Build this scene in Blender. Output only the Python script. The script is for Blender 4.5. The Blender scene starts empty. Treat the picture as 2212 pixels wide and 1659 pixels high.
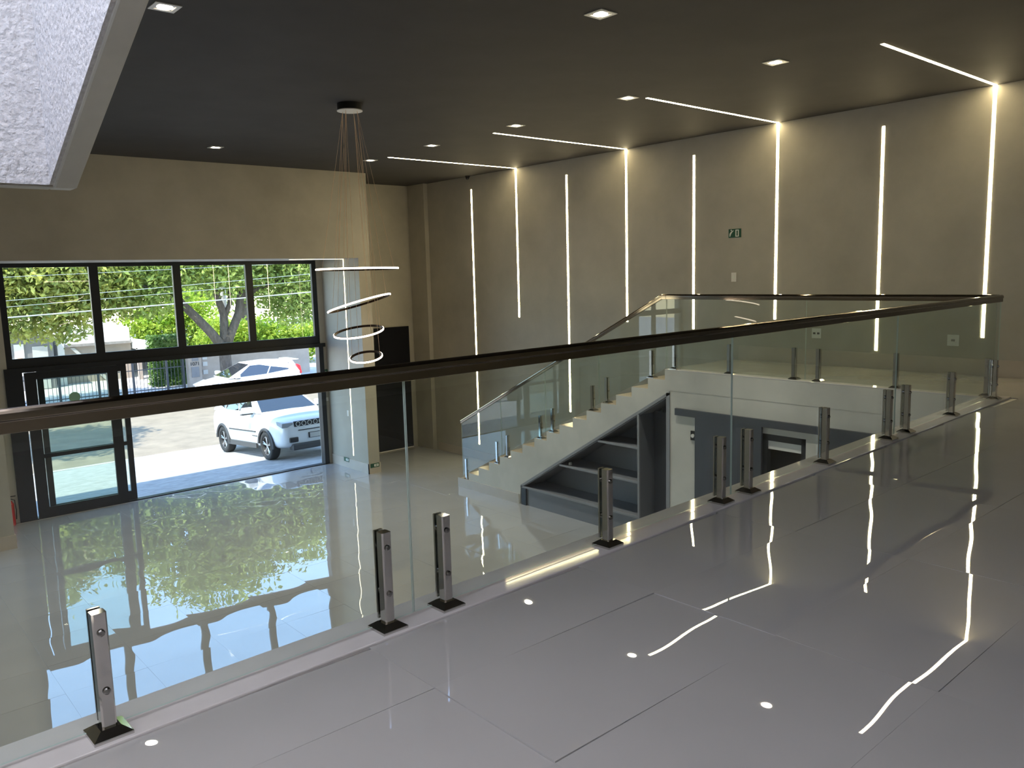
import bpy, bmesh, math, random
from mathutils import Vector, Matrix
random.seed(7)
scene = bpy.context.scene
COL = scene.collection
Z0 = 4.58            # eye height over the lower floor
MZ = 2.98            # mezzanine floor
CZ = 6.925           # ceiling
PI = math.pi

# ------------------------------------------------------------------ camera
cam_d = bpy.data.cameras.new('camera')
cam_d.sensor_fit = 'HORIZONTAL'; cam_d.sensor_width = 36.0
cam_d.lens = 1748.25 / 2212 * 36.0
cam_d.clip_start = 0.05; cam_d.clip_end = 400
cam = bpy.data.objects.new('camera', cam_d); COL.objects.link(cam)
def cam_matrix(yaw, pitch, roll, loc):
    f = Vector((math.sin(yaw)*math.cos(pitch), math.cos(yaw)*math.cos(pitch), -math.sin(pitch)))
    r = Vector((math.cos(yaw), -math.sin(yaw), 0)); u = r.cross(f)
    r2 = math.cos(roll)*r + math.sin(roll)*u; u2 = -math.sin(roll)*r + math.cos(roll)*u
    m = Matrix((r2, u2, -f)).transposed().to_4x4(); m.translation = loc
    return m
cam.matrix_world = cam_matrix(math.radians(41.0722), math.radians(7.7437), math.radians(-1.5307), Vector((0, 0, Z0)))
scene.camera = cam

# ------------------------------------------------------------------ world, sun, exposure
SUN_DIR = Vector((-0.50, -0.23, 0.84)).normalized()
w = bpy.data.worlds.new('sky'); scene.world = w; w.use_nodes = True
wn = w.node_tree.nodes; wl = w.node_tree.links
bg = wn['Background']
sky = wn.new('ShaderNodeTexSky'); sky.sky_type = 'NISHITA'; sky.sun_disc = False
sky.sun_elevation = math.asin(SUN_DIR.z); sky.sun_rotation = math.atan2(SUN_DIR.x, SUN_DIR.y)
sky.air_density = 1.0; sky.dust_density = 0.1; sky.ozone_density = 2.5
wl.new(sky.outputs[0], bg.inputs[0]); bg.inputs[1].default_value = 0.72
sd = bpy.data.lights.new('sun', 'SUN'); sd.energy = 7.0; sd.angle = math.radians(0.6); sd.color = (1, 0.94, 0.84)
sun = bpy.data.objects.new('sun', sd); COL.objects.link(sun)
sun.rotation_euler = SUN_DIR.to_track_quat('Z', 'Y').to_euler(); sun.location = (-10, -5, 30)
vs = scene.view_settings
vs.view_transform = 'Standard'; vs.look = 'None'; vs.exposure = 0.6; vs.gamma = 1.0; vs.use_curve_mapping = False

# ------------------------------------------------------------------ materials
MATS = {}
def new_mat(name):
    m = bpy.data.materials.new(name); m.use_nodes = True; MATS[name] = m
    return m, m.node_tree.nodes, m.node_tree.links, m.node_tree.nodes['Principled BSDF']
def pmat(name, col, rough=0.5, metal=0.0, ior=1.5, var=0.0, vscale=3.0, bump=0.0, bscale=20.0, bdist=0.01, bdetail=5, col2=None, detail=4, stretch=None):
    m, n, l, p = new_mat(name)
    p.inputs['Base Color'].default_value = (*col, 1); p.inputs['Roughness'].default_value = rough
    p.inputs['Metallic'].default_value = metal; p.inputs['IOR'].default_value = ior
    tc = n.new('ShaderNodeTexCoord'); src = tc.outputs['Object']
    if stretch:
        mp = n.new('ShaderNodeMapping'); mp.inputs['Scale'].default_value = stretch
        l.new(src, mp.inputs['Vector']); src = mp.outputs[0]
    if var > 0:
        nz = n.new('ShaderNodeTexNoise'); nz.inputs['Scale'].default_value = vscale; nz.inputs['Detail'].default_value = detail
        nz.inputs['Roughness'].default_value = 0.6
        l.new(src, nz.inputs['Vector'])
        rp = n.new('ShaderNodeValToRGB')
        a = tuple(max(0, c*(1-var)) for c in col); b = col2 if col2 else tuple(min(1, c*(1+var)) for c in col)
        rp.color_ramp.elements[0].position = 0.3; rp.color_ramp.elements[1].position = 0.7
        rp.color_ramp.elements[0].color = (*a, 1); rp.color_ramp.elements[1].color = (*b, 1)
        l.new(nz.outputs['Fac'], rp.inputs['Fac']); l.new(rp.outputs[0], p.inputs['Base Color'])
    if bump > 0:
        nb = n.new('ShaderNodeTexNoise'); nb.inputs['Scale'].default_value = bscale; nb.inputs['Detail'].default_value = bdetail
        l.new(src, nb.inputs['Vector'])
        bp = n.new('ShaderNodeBump'); bp.inputs['Strength'].default_value = bump; bp.inputs['Distance'].default_value = bdist
        l.new(nb.outputs['Fac'], bp.inputs['Height']); l.new(bp.outputs[0], p.inputs['Normal'])
    return m
def emat(name, col, strength):
    m, n, l, p = new_mat(name)
    p.inputs['Base Color'].default_value = (0.8, 0.8, 0.8, 1)
    p.inputs['Emission Color'].default_value = (*col, 1); p.inputs['Emission Strength'].default_value = strength
    return m
def glassmat(name, tint=(0.92, 0.97, 0.95), rough=0.0, ior=1.5):
    m, n, l, p = new_mat(name)
    out = n['Material Output']; n.remove(p)
    tr = n.new('ShaderNodeBsdfTransparent'); tr.inputs[0].default_value = (*tint, 1)
    gl = n.new('ShaderNodeBsdfGlossy'); gl.inputs['Roughness'].default_value = rough
    fr = n.new('ShaderNodeFresnel'); ge = n.new('ShaderNodeNewGeometry')
    mr = n.new('ShaderNodeMapRange'); mr.inputs['To Min'].default_value = ior; mr.inputs['To Max'].default_value = 1/ior   # same reflectance from both sides of the sheet
    l.new(ge.outputs['Backfacing'], mr.inputs['Value']); l.new(mr.outputs[0], fr.inputs['IOR'])
    mx = n.new('ShaderNodeMixShader')
    l.new(fr.outputs[0], mx.inputs[0]); l.new(tr.outputs[0], mx.inputs[1]); l.new(gl.outputs[0], mx.inputs[2])
    l.new(mx.outputs[0], out.inputs['Surface'])
    return m
def leafmat(name, c1, c2, trans=0.4):
    m, n, l, p = new_mat(name)
    out = n['Material Output']
    tc = n.new('ShaderNodeTexCoord'); nz = n.new('ShaderNodeTexNoise'); nz.inputs['Scale'].default_value = 1.7; nz.inputs['Detail'].default_value = 6
    l.new(tc.outputs['Object'], nz.inputs['Vector'])
    rp = n.new('ShaderNodeValToRGB'); rp.color_ramp.elements[0].position = 0.35; rp.color_ramp.elements[1].position = 0.65
    rp.color_ramp.elements[0].color = (*c1, 1); rp.color_ramp.elements[1].color = (*c2, 1)
    l.new(nz.outputs['Fac'], rp.inputs['Fac']); l.new(rp.outputs[0], p.inputs['Base Color'])
    p.inputs['Roughness'].default_value = 0.45
    t = n.new('ShaderNodeBsdfTranslucent'); l.new(rp.outputs[0], t.inputs[0])
    mx = n.new('ShaderNodeMixShader'); mx.inputs[0].default_value = trans
    l.new(p.outputs[0], mx.inputs[1]); l.new(t.outputs[0], mx.inputs[2]); l.new(mx.outputs[0], out.inputs['Surface'])
    return m

cement = pmat('burnt_cement', (0.41, 0.385, 0.325), 0.62, var=0.13, vscale=0.9, bump=0.08, bscale=9, detail=8)
cement2 = pmat('pale_cement', (0.54, 0.525, 0.475), 0.6, var=0.12, vscale=1.4, bump=0.06, bscale=9, detail=8)
ceil_m = pmat('charcoal_paint', (0.066, 0.063, 0.061), 0.7, ior=1.2, var=0.08, vscale=1.2, bump=0.03, bscale=6)
stucco = pmat('white_stucco', (0.60, 0.59, 0.60), 0.9, var=0.18, vscale=36, bump=1.0, bscale=34, bdist=0.02, detail=8)
tile_m = pmat('polished_porcelain', (0.335, 0.338, 0.345), 0.004, ior=2.5, var=0.03, vscale=1.1, bump=0.13, bscale=1.7, bdist=0.03, detail=2, bdetail=0)
tile_u = pmat('polished_porcelain_upper', (0.38, 0.366, 0.35), 0.006, ior=1.8, var=0.03, vscale=1.1, bump=0.13, bscale=1.7, bdist=0.03, detail=2, bdetail=0)
grout = pmat('grout', (0.36, 0.34, 0.32), 0.6)
stone = pmat('pale_stone_edging', (0.56, 0.53, 0.51), 0.05, ior=1.6, var=0.04, vscale=5)
skirt_m = pmat('beige_skirting', (0.50, 0.44, 0.37), 0.25, var=0.05, vscale=3)
tread_m = pmat('stair_tread_stone', (0.33, 0.28, 0.22), 0.35, var=0.05, vscale=3)
frame_m = pmat('black_aluminium', (0.018, 0.020, 0.024), 0.35, metal=0.3, var=0.05, vscale=6)
chrome = pmat('smoked_chrome', (0.55, 0.53, 0.51), 0.07, metal=1.0, var=0.02, vscale=8)
rail_m = pmat('polished_dark_steel', (0.22, 0.185, 0.15), 0.07, metal=1.0, var=0.02, vscale=8)
boltm = pmat('bolt_steel', (0.25, 0.24, 0.23), 0.2, metal=1.0)
slate = pmat('slate_grey_panel', (0.052, 0.057, 0.070), 0.42, var=0.05, vscale=2)
cab_m = pmat('graphite_laminate', (0.17, 0.178, 0.20), 0.42, var=0.04, vscale=2)
cab_edge = pmat('grey_laminate_edge', (0.24, 0.245, 0.265), 0.4)
brown_m = pmat('dark_brown_wood', (0.035, 0.022, 0.014), 0.4, var=0.3, vscale=3, stretch=(1, 1, 8))
blackglass = pmat('black_glass', (0.006, 0.007, 0.012), 0.06, ior=1.5)
white_p = pmat('white_plastic', (0.75, 0.74, 0.70), 0.4)
green_s = pmat('sign_green', (0.006, 0.075, 0.035), 0.45)
white_s = pmat('sign_white', (0.75, 0.78, 0.72), 0.5)
red_m = pmat('extinguisher_red', (0.5, 0.02, 0.015), 0.25)
black_p = pmat('black_plastic', (0.012, 0.012, 0.013), 0.45)
bronze = pmat('dark_bronze', (0.06, 0.035, 0.022), 0.35, metal=0.7)
copperwire = pmat('copper_wire', (0.80, 0.60, 0.42), 0.45, metal=0.2)
led_m = emat('led_warm_white', (1.0, 0.83, 0.48), 30.0)
led_r = emat('led_reveal', (1.0, 0.86, 0.55), 5.0)
ring_e = emat('ring_diffuser', (1.0, 0.82, 0.62), 6.0)
lamp_e = emat('downlight_lamp', (1.0, 0.88, 0.70), 20.0)
glass_r = glassmat('railing_glass', (0.935, 0.97, 0.955), 0.0, 1.5)
glass_w = glassmat('window_glass', (0.95, 0.98, 0.965), 0.0, 1.45)
glass_t = glassmat('tinted_glass', (0.90, 0.945, 0.91), 0.0, 1.5)
# outdoors
paver = pmat('grey_pavers', (0.36, 0.35, 0.34), 0.8, var=0.25, vscale=4.0, bump=0.4, bscale=7, detail=6, stretch=(1, 2.2, 1))
asphalt = pmat('tan_asphalt', (0.25, 0.20, 0.145), 0.9, var=0.18, vscale=1.5, bump=0.2, bscale=40, detail=8)  # the road's own warm tan, mottled at random
conc_w = pmat('pale_concrete', (0.50, 0.48, 0.45), 0.85, var=0.1, vscale=2)
beige_w = pmat('beige_render', (0.36, 0.30, 0.25), 0.9, var=0.1, vscale=2, bump=0.15, bscale=30)
white_w = pmat('white_render', (0.80, 0.78, 0.74), 0.9, var=0.05, vscale=2)
grey_w = pmat('grey_render', (0.22, 0.21, 0.21), 0.8, var=0.1, vscale=2)
rooft = pmat('grey_roof', (0.30, 0.27, 0.25), 0.8, var=0.2, vscale=5)
fence_m = pmat('dark_steel_fence', (0.05, 0.05, 0.055), 0.5)
bark = pmat('rough_bark', (0.10, 0.08, 0.062), 0.95, var=0.35, vscale=6, bump=0.8, bscale=16, bdist=0.04, stretch=(2, 2, 0.6))
wire_m = pmat('pale_cable', (0.38, 0.40, 0.38), 0.6)
leaf1 = leafmat('leaf_mid_green', (0.14, 0.21, 0.04), (0.42, 0.50, 0.11))
leaf2 = leafmat('leaf_olive', (0.17, 0.23, 0.05), (0.58, 0.58, 0.14))
leaf3 = leafmat('leaf_bright', (0.26, 0.42, 0.03), (0.55, 0.62, 0.09), 0.5)
hedge_l = leafmat('leaf_hedge', (0.04, 0.10, 0.02), (0.16, 0.27, 0.05))
car_w = pmat('white_car_paint', (0.78, 0.79, 0.80), 0.12, ior=1.55)
car_g = pmat('car_window', (0.02, 0.025, 0.03), 0.02, ior=1.9)
tyre = pmat('tyre_rubber', (0.02, 0.02, 0.02), 0.8)
rim_m = pmat('alloy_rim', (0.42, 0.42, 0.43), 0.25, metal=0.9)
clad_m = pmat('grey_cladding', (0.05, 0.05, 0.052), 0.6)
lampg = pmat('head_lamp_glass', (0.35, 0.37, 0.40), 0.08, ior=1.6)
taillamp = pmat('tail_lamp_red', (0.65, 0.02, 0.03), 0.15)

# ------------------------------------------------------------------ helpers
def link(name, me, mat, parent=None, kind=None, smooth=False):
    o = bpy.data.objects.new(name, me); COL.objects.link(o)
    if mat is not None and not me.materials: me.materials.append(mat)
    if parent is not None: o.parent = parent
    if kind: o['kind'] = kind
    if smooth:
        for p in me.polygons: p.use_smooth = True
    return o
def tag(o, label, cat, group=None):
    o['label'] = label; o['category'] = cat
    if group: o['group'] = group
    return o
def thing(name, label, cat, loc=(0, 0, 0), rotz=0, group=None):
    o = bpy.data.objects.new(name, None); COL.objects.link(o)
    o.empty_display_size = 0.1
    o.location = loc; o.rotation_euler = (0, 0, rotz)
    return tag(o, label, cat, group)
class MB:
    def __init__(s): s.v = []; s.f = []
    def box(s, x0, x1, y0, y1, z0, z1):
        b = len(s.v)
        s.v += [(x, y, z) for z in (z0, z1) for y in (y0, y1) for x in (x0, x1)]
        for q in ((0, 2, 3, 1), (4, 5, 7, 6), (0, 1, 5, 4), (2, 6, 7, 3), (0, 4, 6, 2), (1, 3, 7, 5)):
            s.f.append(tuple(b+i for i in q))
        return s
    def prism(s, poly, axis, a, b):
        """poly: list of 2D points; axis 'x': points are (y,z); 'y': (x,z); 'z': (x,y)."""
        n = len(poly); base = len(s.v)
        for t in (a, b):
            for p in poly:
                s.v.append({'x': (t, p[0], p[1]), 'y': (p[0], t, p[1]), 'z': (p[0], p[1], t)}[axis])
        s.f.append(tuple(base+i for i in range(n))[::-1]); s.f.append(tuple(base+n+i for i in range(n)))
        for i in range(n):
            j = (i+1) % n; s.f.append((base+i, base+j, base+n+j, base+n+i))
        return s
    def tube(s, pts, rad, seg=8, cap=True):
        pts = [Vector(p) for p in pts]; base = len(s.v)
        rads = rad if isinstance(rad, (list, tuple)) else [rad]*len(pts)
        up = Vector((0, 0, 1)); prev = None
        for i, p in enumerate(pts):
            d = (pts[min(i+1, len(pts)-1)]-pts[max(i-1, 0)]).normalized()
            a = d.cross(up if abs(d.z) < 0.95 else Vector((1, 0, 0))).normalized()
            if prev is not None:
                a2 = (prev - d*prev.dot(d))
                if a2.length > 1e-4: a = a2.normalized()
            prev = a; b = d.cross(a)
            for k in range(seg):
                t = 2*PI*k/seg; s.v.append(tuple(p+(a*math.cos(t)+b*math.sin(t))*rads[i]))
        for i in range(len(pts)-1):
            for k in range(seg):
                k2 = (k+1) % seg
                s.f.append((base+i*seg+k, base+i*seg+k2, base+(i+1)*seg+k2, base+(i+1)*seg+k))
        if cap:
            s.f.append(tuple(base+k for k in range(seg))[::-1]); e = base+(len(pts)-1)*seg
            s.f.append(tuple(e+k for k in range(seg)))
        return s
    def ring(s, c, prof, seg=48, rot=None):
        """lathe the closed profile [(r,z)] about z"""
        base = len(s.v); n = len(prof)
        for k in range(seg):
            t = 2*PI*k/seg
            for r, z in prof:
                p = Vector((r*math.cos(t), r*math.sin(t), z))
                if rot: p = rot @ p
                s.v.append(tuple(Vector(c)+p))
        for k in range(seg):
            k2 = (k+1) % seg
            for i in range(n):
                j = (i+1) % n
                s.f.append((base+k*n+i, base+k2*n+i, base+k2*n+j, base+k*n+j))
        return s
    def mesh(s, name='m'):
        me = bpy.data.meshes.new(name); me.from_pydata(s.v, [], s.f)
        bm = bmesh.new(); bm.from_mesh(me); bmesh.ops.recalc_face_normals(bm, faces=bm.faces); bm.to_mesh(me); bm.free()
        return me
    def build(s, name, mat, parent=None, kind=None, smooth=False, bevel=0, seg=2):
        o = link(name, s.mesh(name), mat, parent, kind, smooth)
        if bevel:
            b = o.modifiers.new('bevel', 'BEVEL'); b.width = bevel; b.segments = seg; b.limit_method = 'ANGLE'; b.angle_limit = math.radians(40)
        return o
def box(name, mat, x0, x1, y0, y1, z0, z1, parent=None, kind=None, bevel=0):
    return MB().box(x0, x1, y0, y1, z0, z1).build(name, mat, parent, kind, bevel=bevel)
def struct(name, mb, mat, label=None, bevel=0):
    o = mb.build(name, mat, None, 'structure', bevel=bevel)
    return o
def dup(root, loc, rot=None, label=None, group=None):
    r = root.copy(); COL.objects.link(r); r.location = loc
    if rot is not None: r.rotation_euler = rot
    if label: r['label'] = label
    if group: r['group'] = group
    for ch in list(root.children):
        c = ch.copy(); COL.objects.link(c); c.parent = r
        for g in list(ch.children):
            d = g.copy(); COL.objects.link(d); d.parent = c
    return r
def text(name, body, size, mat, parent, loc, rot, ext=0.001, align='CENTER'):
    cu = bpy.data.curves.new(name, 'FONT'); cu.body = body; cu.size = size; cu.extrude = ext
    cu.align_x = align; cu.align_y = 'CENTER'; cu.materials.append(mat)
    o = bpy.data.objects.new('tmp', cu); COL.objects.link(o)
    me = bpy.data.meshes.new_from_object(o.evaluated_get(bpy.context.evaluated_depsgraph_get()))
    bpy.data.objects.remove(o); me.materials.clear()
    o = link(name, me, mat, parent); o.location = loc; o.rotation_euler = rot
    return o

# ================================================================== ROOM SHELL
XL, XW, YB, YG, YF = -3.0, 12.41, -3.5, 18.07, 16.27
XS = 10.45
# lower floor with tiles
fl = struct('floor', MB().box(XL, XW, YB, 18.2, -0.2, -0.012), grout)
TS = 0.89
tm = bpy.data.meshes.new('tile')
def tile_mesh(name, sx, sy, h=0.012):
    b = 0.0002; g = 0.0006
    a, c = sx/2-g, sy/2-g
    v = [(-a, -c, -h), (a, -c, -h), (a, c, -h), (-a, c, -h), (-a, -c, -b), (a, -c, -b), (a, c, -b), (-a, c, -b),
         (-a+b, -c+b, 0), (a-b, -c+b, 0), (a-b, c-b, 0), (-a+b, c-b, 0)]
    f = [(3, 2, 1, 0), (8, 9, 10, 11)]
    for i in range(4):
        j = (i+1) % 4; f.append((i, j, j+4, i+4)); f.append((i+4, j+4, j+8, i+8))
    me = bpy.data.meshes.new(name); me.from_pydata(v, [], f); return me
tl = tile_mesh('tile', TS, TS); tl.materials.append(tile_m)
rt = random.Random(3)
def lay(me, parent, x, y, z, tilt):
    o = bpy.data.objects.new('tile', me); COL.objects.link(o); o.parent = parent
    o.location = (x, y, z); o.rotation_euler = (rt.gauss(0, tilt), rt.gauss(0, tilt), 0)
    return o
x = 1.79-TS*3.5
while x < XW+0.1:
    y = 9.0-TS*4.5
    while y < 18.0:
        cx0, cx1 = x-TS/2, x+TS/2
        if cx1 > XW or y+TS/2 > 18.06:
            X1 = min(cx1, XW-0.002); Y1 = min(y+TS/2, 18.06)
            if X1-cx0 > 0.1 and Y1-(y-TS/2) > 0.1:
                me = tile_mesh('tile', X1-cx0, Y1-y+TS/2); me.materials.append(tile_m)
                lay(me, fl, (cx0+X1)/2, (y-TS/2+Y1)/2, 0, 0.0005)
        else:
            lay(tl, fl, x, y, 0, 0.0011)
        y += TS
    x += TS
# mezzanine slab (L shaped) with tiles; its edge follows the railing line
def ry(x): return 2.987+0.0317*x          # railing post line
slab = MB().prism([(XL, YB), (XW, YB), (XW, 8.2), (XS, 8.2), (XS, ry(XS)+0.19), (XL, ry(XL)+0.19)], 'z', MZ-0.34, MZ-0.012)
mz = struct('floor_upper', slab, cement2)
TX, TY = 1.35, 0.675
tu = tile_mesh('tile', TX, TY); tu.materials.append(tile_u)
x = 1.708-TX*3.5
while x < XW:
    y = 2.47+TY/2
    for row in range(9):
        yy = y-row*TY
        x1 = min(x+TX/2, XW-0.002)
        if row == 0:
            y1 = ry(x)-0.085
            if x > 10.0: y1 = 2.47+TY
            me = tile_mesh('tile', x1-(x-TX/2), y1-(yy-TY/2)); me.materials.append(tile_u)
            lay(me, mz, ((x-TX/2)+x1)/2, (yy-TY/2+y1)/2, MZ, 0.0008)
        else:
            if x1 < x+TX/2-0.01:
                me = tile_mesh('tile', x1-(x-TX/2), TY); me.materials.append(tile_u)
                lay(me, mz, ((x-TX/2)+x1)/2, yy, MZ, 0.0008)
            else: lay(tu, mz, x, yy, MZ, 0.0028)
    x += TX
yy = 3.145
while yy < 8.19:
    y1 = min(yy+1.35, 8.195)
    for xa, xb in ((XS+0.16, 11.5), (11.5, XW-0.002)):
        me = tile_mesh('tile', xb-xa, y1-yy); me.materials.append(tile_u)
        lay(me, mz, (xa+xb)/2, (yy+y1)/2, MZ, 0.0012)
    yy += 1.35
# pale stone edging under the railings
e = MB().prism([(XL, ry(XL)-0.085), (XS+0.16, ry(XS)-0.085), (XS+0.16, ry(XS)+0.19), (XL, ry(XL)+0.19)], 'z', MZ-0.012, MZ+0.012)
struct('trim_1', e, stone, bevel=0.006)
e = MB().box(XS-0.005, XS+0.158, ry(XS)+0.19, 8.195, MZ-0.012, MZ+0.006)
struct('trim_2', e, stone, bevel=0.004)
# ceiling with the light-well opening at the left
HX, HY0, HY1 = 1.141, -2.0, 5.2
cl = MB()
cl.box(XL-0.3, XW+0.3, YB-0.3, HY0, CZ, CZ+0.3).box(HX+0.13, XW+0.3, HY0, 18.4, CZ, CZ+0.3).box(XL-0.3, HX+0.13, HY1+0.13, 18.4, CZ, CZ+0.3)
struct('ceiling', cl, ceil_m)
# walls
struct('wall_right', MB().box(XW, XW+0.3, YB, 18.4, -0.3, CZ), cement)
struct('wall_left', MB().box(XL-0.3, XL, YB, 18.4, -0.3, CZ), cement)
struct('wall_back', MB().box(XL-0.3, XW+0.3, YB-0.3, YB, -0.3, CZ), cement)
struct('wall_front', MB().box(XL, 9.95, YF, 18.3, 5.03, CZ), cement)
struct('wall_front_pier', MB().box(9.65, 9.95, YF, 18.3, -0.1, 5.03), cement)
struct('wall_front_left_pier', MB().box(1.55, 2.42, YF, YG+0.2, -0.1, 5.03), cement)
struct('wall_front_recess', MB().box(9.95, XW, YG, 18.3, -0.1, CZ), cement)
struct('wall_front_return', MB().box(9.5, 9.65, YG-0.05, 18.3, 0.0, 5.03), cement)
struct('wall_front_left_return', MB().box(2.42, 2.86, YG-0.05, 18.3, 0.0, 5.03), cement)
struct('wall_corner_pilaster', MB().box(12.29, XW, 17.35, YG, -0.05, CZ), cement)
struct('roof_parapet', MB().box(XL-0.3, XW+0.3, 18.15, 18.4, CZ+0.3, 7.75), white_w)
# baseboards
struct('baseboard_right', MB().box(XW-0.018, XW, YB, 8.1, MZ, MZ+0.24), skirt_m)
struct('baseboard_right_lower', MB().box(XW-0.018, XW, 13.9, 17.24, 0, 0.2), skirt_m)
struct('baseboard_pier', MB().box(9.632, 9.65, YF-0.018, YG-0.05, 0, 0.24).box(9.632, 9.968, YF-0.018, YF, 0, 0.24).box(9.95, 9.968, YF, YG, 0, 0.24), skirt_m)
struct('baseboard_left_pier', MB().box(1.53, 2.44, YF-0.02, YF, 0, 0.24).box(2.42, 2.44, YF, YG-0.05, 0, 0.24), skirt_m)
struct('baseboard_recess', MB().box(9.968, 11.0, YG-0.018, YG, 0, 0.2), skirt_m)
# light well: stucco walls, the right one with a sloping lower edge
SZ = 5.13
zt = 7.7
wr = MB().prism([(HY1+0.13, SZ), (HY1, SZ), (1.2, SZ+0.449*(HY1-1.2)), (HY0, CZ), (HY0, zt), (HY1+0.13, zt)], 'x', HX+0.006, HX+0.13)
struct('wall_lightwell_right', wr, cement2, bevel=0.012)  # paler cement puts floor bounce light into the colour of its underside
struct('wall_lightwell_far', MB().box(XL, HX+0.006, HY1+0.006, HY1+0.13, SZ, zt), cement)
struct('wall_lightwell_near', MB().box(XL, HX+0.13, HY0-0.13, HY0, CZ, zt), cement)
# stucco coats on the inner faces
st = MB().prism([(HY1, SZ+0.012), (1.2, SZ+0.012+0.449*(HY1-1.2)), (HY0, CZ), (HY0, zt), (HY1, zt)], 'x', HX-0.014, HX+0.006)
struct('trim_stucco_right', st, stucco)
struct('trim_stucco_far', MB().box(XL, HX-0.014, HY1-0.012, HY1+0.006, SZ+0.012, zt), stucco)
frost, fn, fl_, fp = new_mat('frosted_sheet')
tb = fn.new('ShaderNodeBsdfTranslucent'); tb.inputs[0].default_value = (0.86, 0.79, 0.725, 1)
fl_.new(tb.outputs[0], fn['Material Output'].inputs['Surface'])
struct('skylight', MB().box(XL-0.3, HX+0.13, HY0-0.13, HY1+0.13, zt, zt+0.02), frost)

# ================================================================== GLASS FRONT (main)
wd1 = struct('window_1', MB().box(2.86, 9.5, YG-0.03, YG+0.05, 3.02, 3.20).box(2.86, 9.5, YG-0.03, YG+0.05, 4.95, 5.03)
             .box(2.86, 2.97, YG-0.03, YG+0.05, 3.2, 4.95).box(9.39, 9.5, YG-0.03, YG+0.05, 3.2, 4.95), frame_m)
for mx_, wd in ((4.55, 0.17), (6.2, 0.165), (7.82, 0.16)):
    box('mullion', frame_m, mx_-wd/2, mx_+wd/2, YG-0.03, YG+0.05, 3.2, 4.95, wd1)
edges = [2.97, 4.465, 4.635, 6.1175, 6.2825, 7.74, 7.9, 9.39]
for i in range(4):
    box('pane', glass_w, edges[2*i], edges[2*i+1], YG+0.005, YG+0.013, 3.2, 4.95, wd1)
# door frame below the transom: left jamb, head and right jamb
dj = struct('door_frame', MB().box(2.80, 3.10, YG-0.08, YG+0.16, 0, 3.02).box(3.10, 9.62, YG-0.08, YG+0.12, 2.93, 3.02)
            .box(9.44, 9.56, YG-0.08, YG+0.1, 0, 2.93), frame_m)
box('track', frame_m, 3.10, 9.44, YG-0.06, YG+0.1, -0.012, 0.010, dj)
def leaf(name, x0, x1, y, st_w, label):
    d = bpy.data.objects.new(name, None); COL.objects.link(d); d['kind'] = 'structure'; d['label'] = label
    box('stile', frame_m, x0, x0+st_w, y-0.025, y+0.025, 0.012, 2.92, d)
    box('stile', frame_m, x1-st_w, x1, y-0.025, y+0.025, 0.012, 2.92, d)
    box('rail', frame_m, x0+st_w, x1-st_w, y-0.024, y+0.024, 0.012, 0.2, d)
    box('rail', frame_m, x0+st_w, x1-st_w, y-0.024, y+0.024, 1.2, 1.28, d)
    box('rail', frame_m, x0+st_w, x1-st_w, y-0.024, y+0.024, 2.78, 2.92, d)
    box('pane', glass_t, x0+st_w, x1-st_w, y-0.004, y+0.004, 0.2, 1.2, d)
    box('pane', glass_t, x0+st_w, x1-st_w, y-0.004, y+0.004, 1.28, 2.78, d)
    return d
d1 = leaf('door_1', 3.13, 4.82, YG-0.04, 0.20, 'inner leaf of the black framed sliding glass door')
d2 = leaf('door_2', 3.36, 5.02, YG+0.06, 0.11, 'outer leaf of the black framed sliding glass door, stacked behind the inner one')
# round green sticker on the door pane
stk = MB().tube([(3.98, YG-0.052, 2.35), (3.98, YG-0.046, 2.35)], 0.105, 24)
o = stk.build('door_sticker', pmat('sticker_green', (0.25, 0.45, 0.30), 0.6)); tag(o, 'round pale green sticker on the sliding glass door', 'sticker')
# second glass front to the left of the pier, outside the frame, mirrored in the floor
wd2 = struct('window_2', MB().box(XL, 1.55, YG-0.03, YG+0.05, 3.02, 3.20).box(XL, 1.55, YG-0.03, YG+0.05, 4.95, 5.03)
             .box(XL, 1.55, YG-0.03, YG+0.05, 0, 0.1).box(1.44, 1.55, YG-0.03, YG+0.05, 0.1, 4.95).box(XL, XL+.1, YG-0.03, YG+0.05, 0.1, 4.95), frame_m)
for mx_ in (-1.4, 0.1): box('mullion', frame_m, mx_-0.08, mx_+0.08, YG-0.03, YG+0.05, 0.1, 4.95, wd2)
for a, b in ((XL+.1, -1.48), (-1.32, 0.02), (0.18, 1.44)):
    box('pane', glass_w, a, b, YG+0.005, YG+0.013, 3.2, 4.95, wd2); box('pane', glass_w, a, b, YG+0.005, YG+0.013, 0.1, 3.02, wd2)
# tall black glass door in the recess
bd = struct('door_3', MB().box(11.05, 12.12, YG-0.04, YG, 0.03, 3.28), blackglass)
box('sill', white_p, 11.05, 12.12, YG-0.05, YG-0.002, 0.0, 0.03, bd)

# ================================================================== LOWER WALL UNDER THE LANDING
lw = MB().prism([(3.4, 2.64), (8.1, 2.64), (8.1, 0), (7.45, 0), (7.45, 2.16), (6.42, 2.16), (5.72, 2.16), (5.72, 0), (5.42, 0), (5.42, 2.25), (3.4, 2.25)], 'x', XS, XS+0.14)
struct('wall_right_lower', lw, cement2)
struct('wall_landing_fascia', MB().box(XS-0.004, XS+0.14, 3.5, 8.2, 2.64, MZ-0.012), cement2)
tr_ = struct('trim_door_track', MB().box(XS-0.05, XS-0.002, 4.3, 7.97, 2.26, 2.37), slate)
d5 = struct('door_4', MB().box(XS-0.045, XS-0.006, 6.40, 7.58, 0.015, 2.26), slate)
h = MB().box(XS-0.075, XS-0.045, 6.47, 6.50, 1.0, 1.32).build('handle', chrome, d5)
d6 = struct('door_5', MB().box(XS-0.045, XS-0.006, 4.15, 5.47, 0.015, 2.26), slate)
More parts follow.
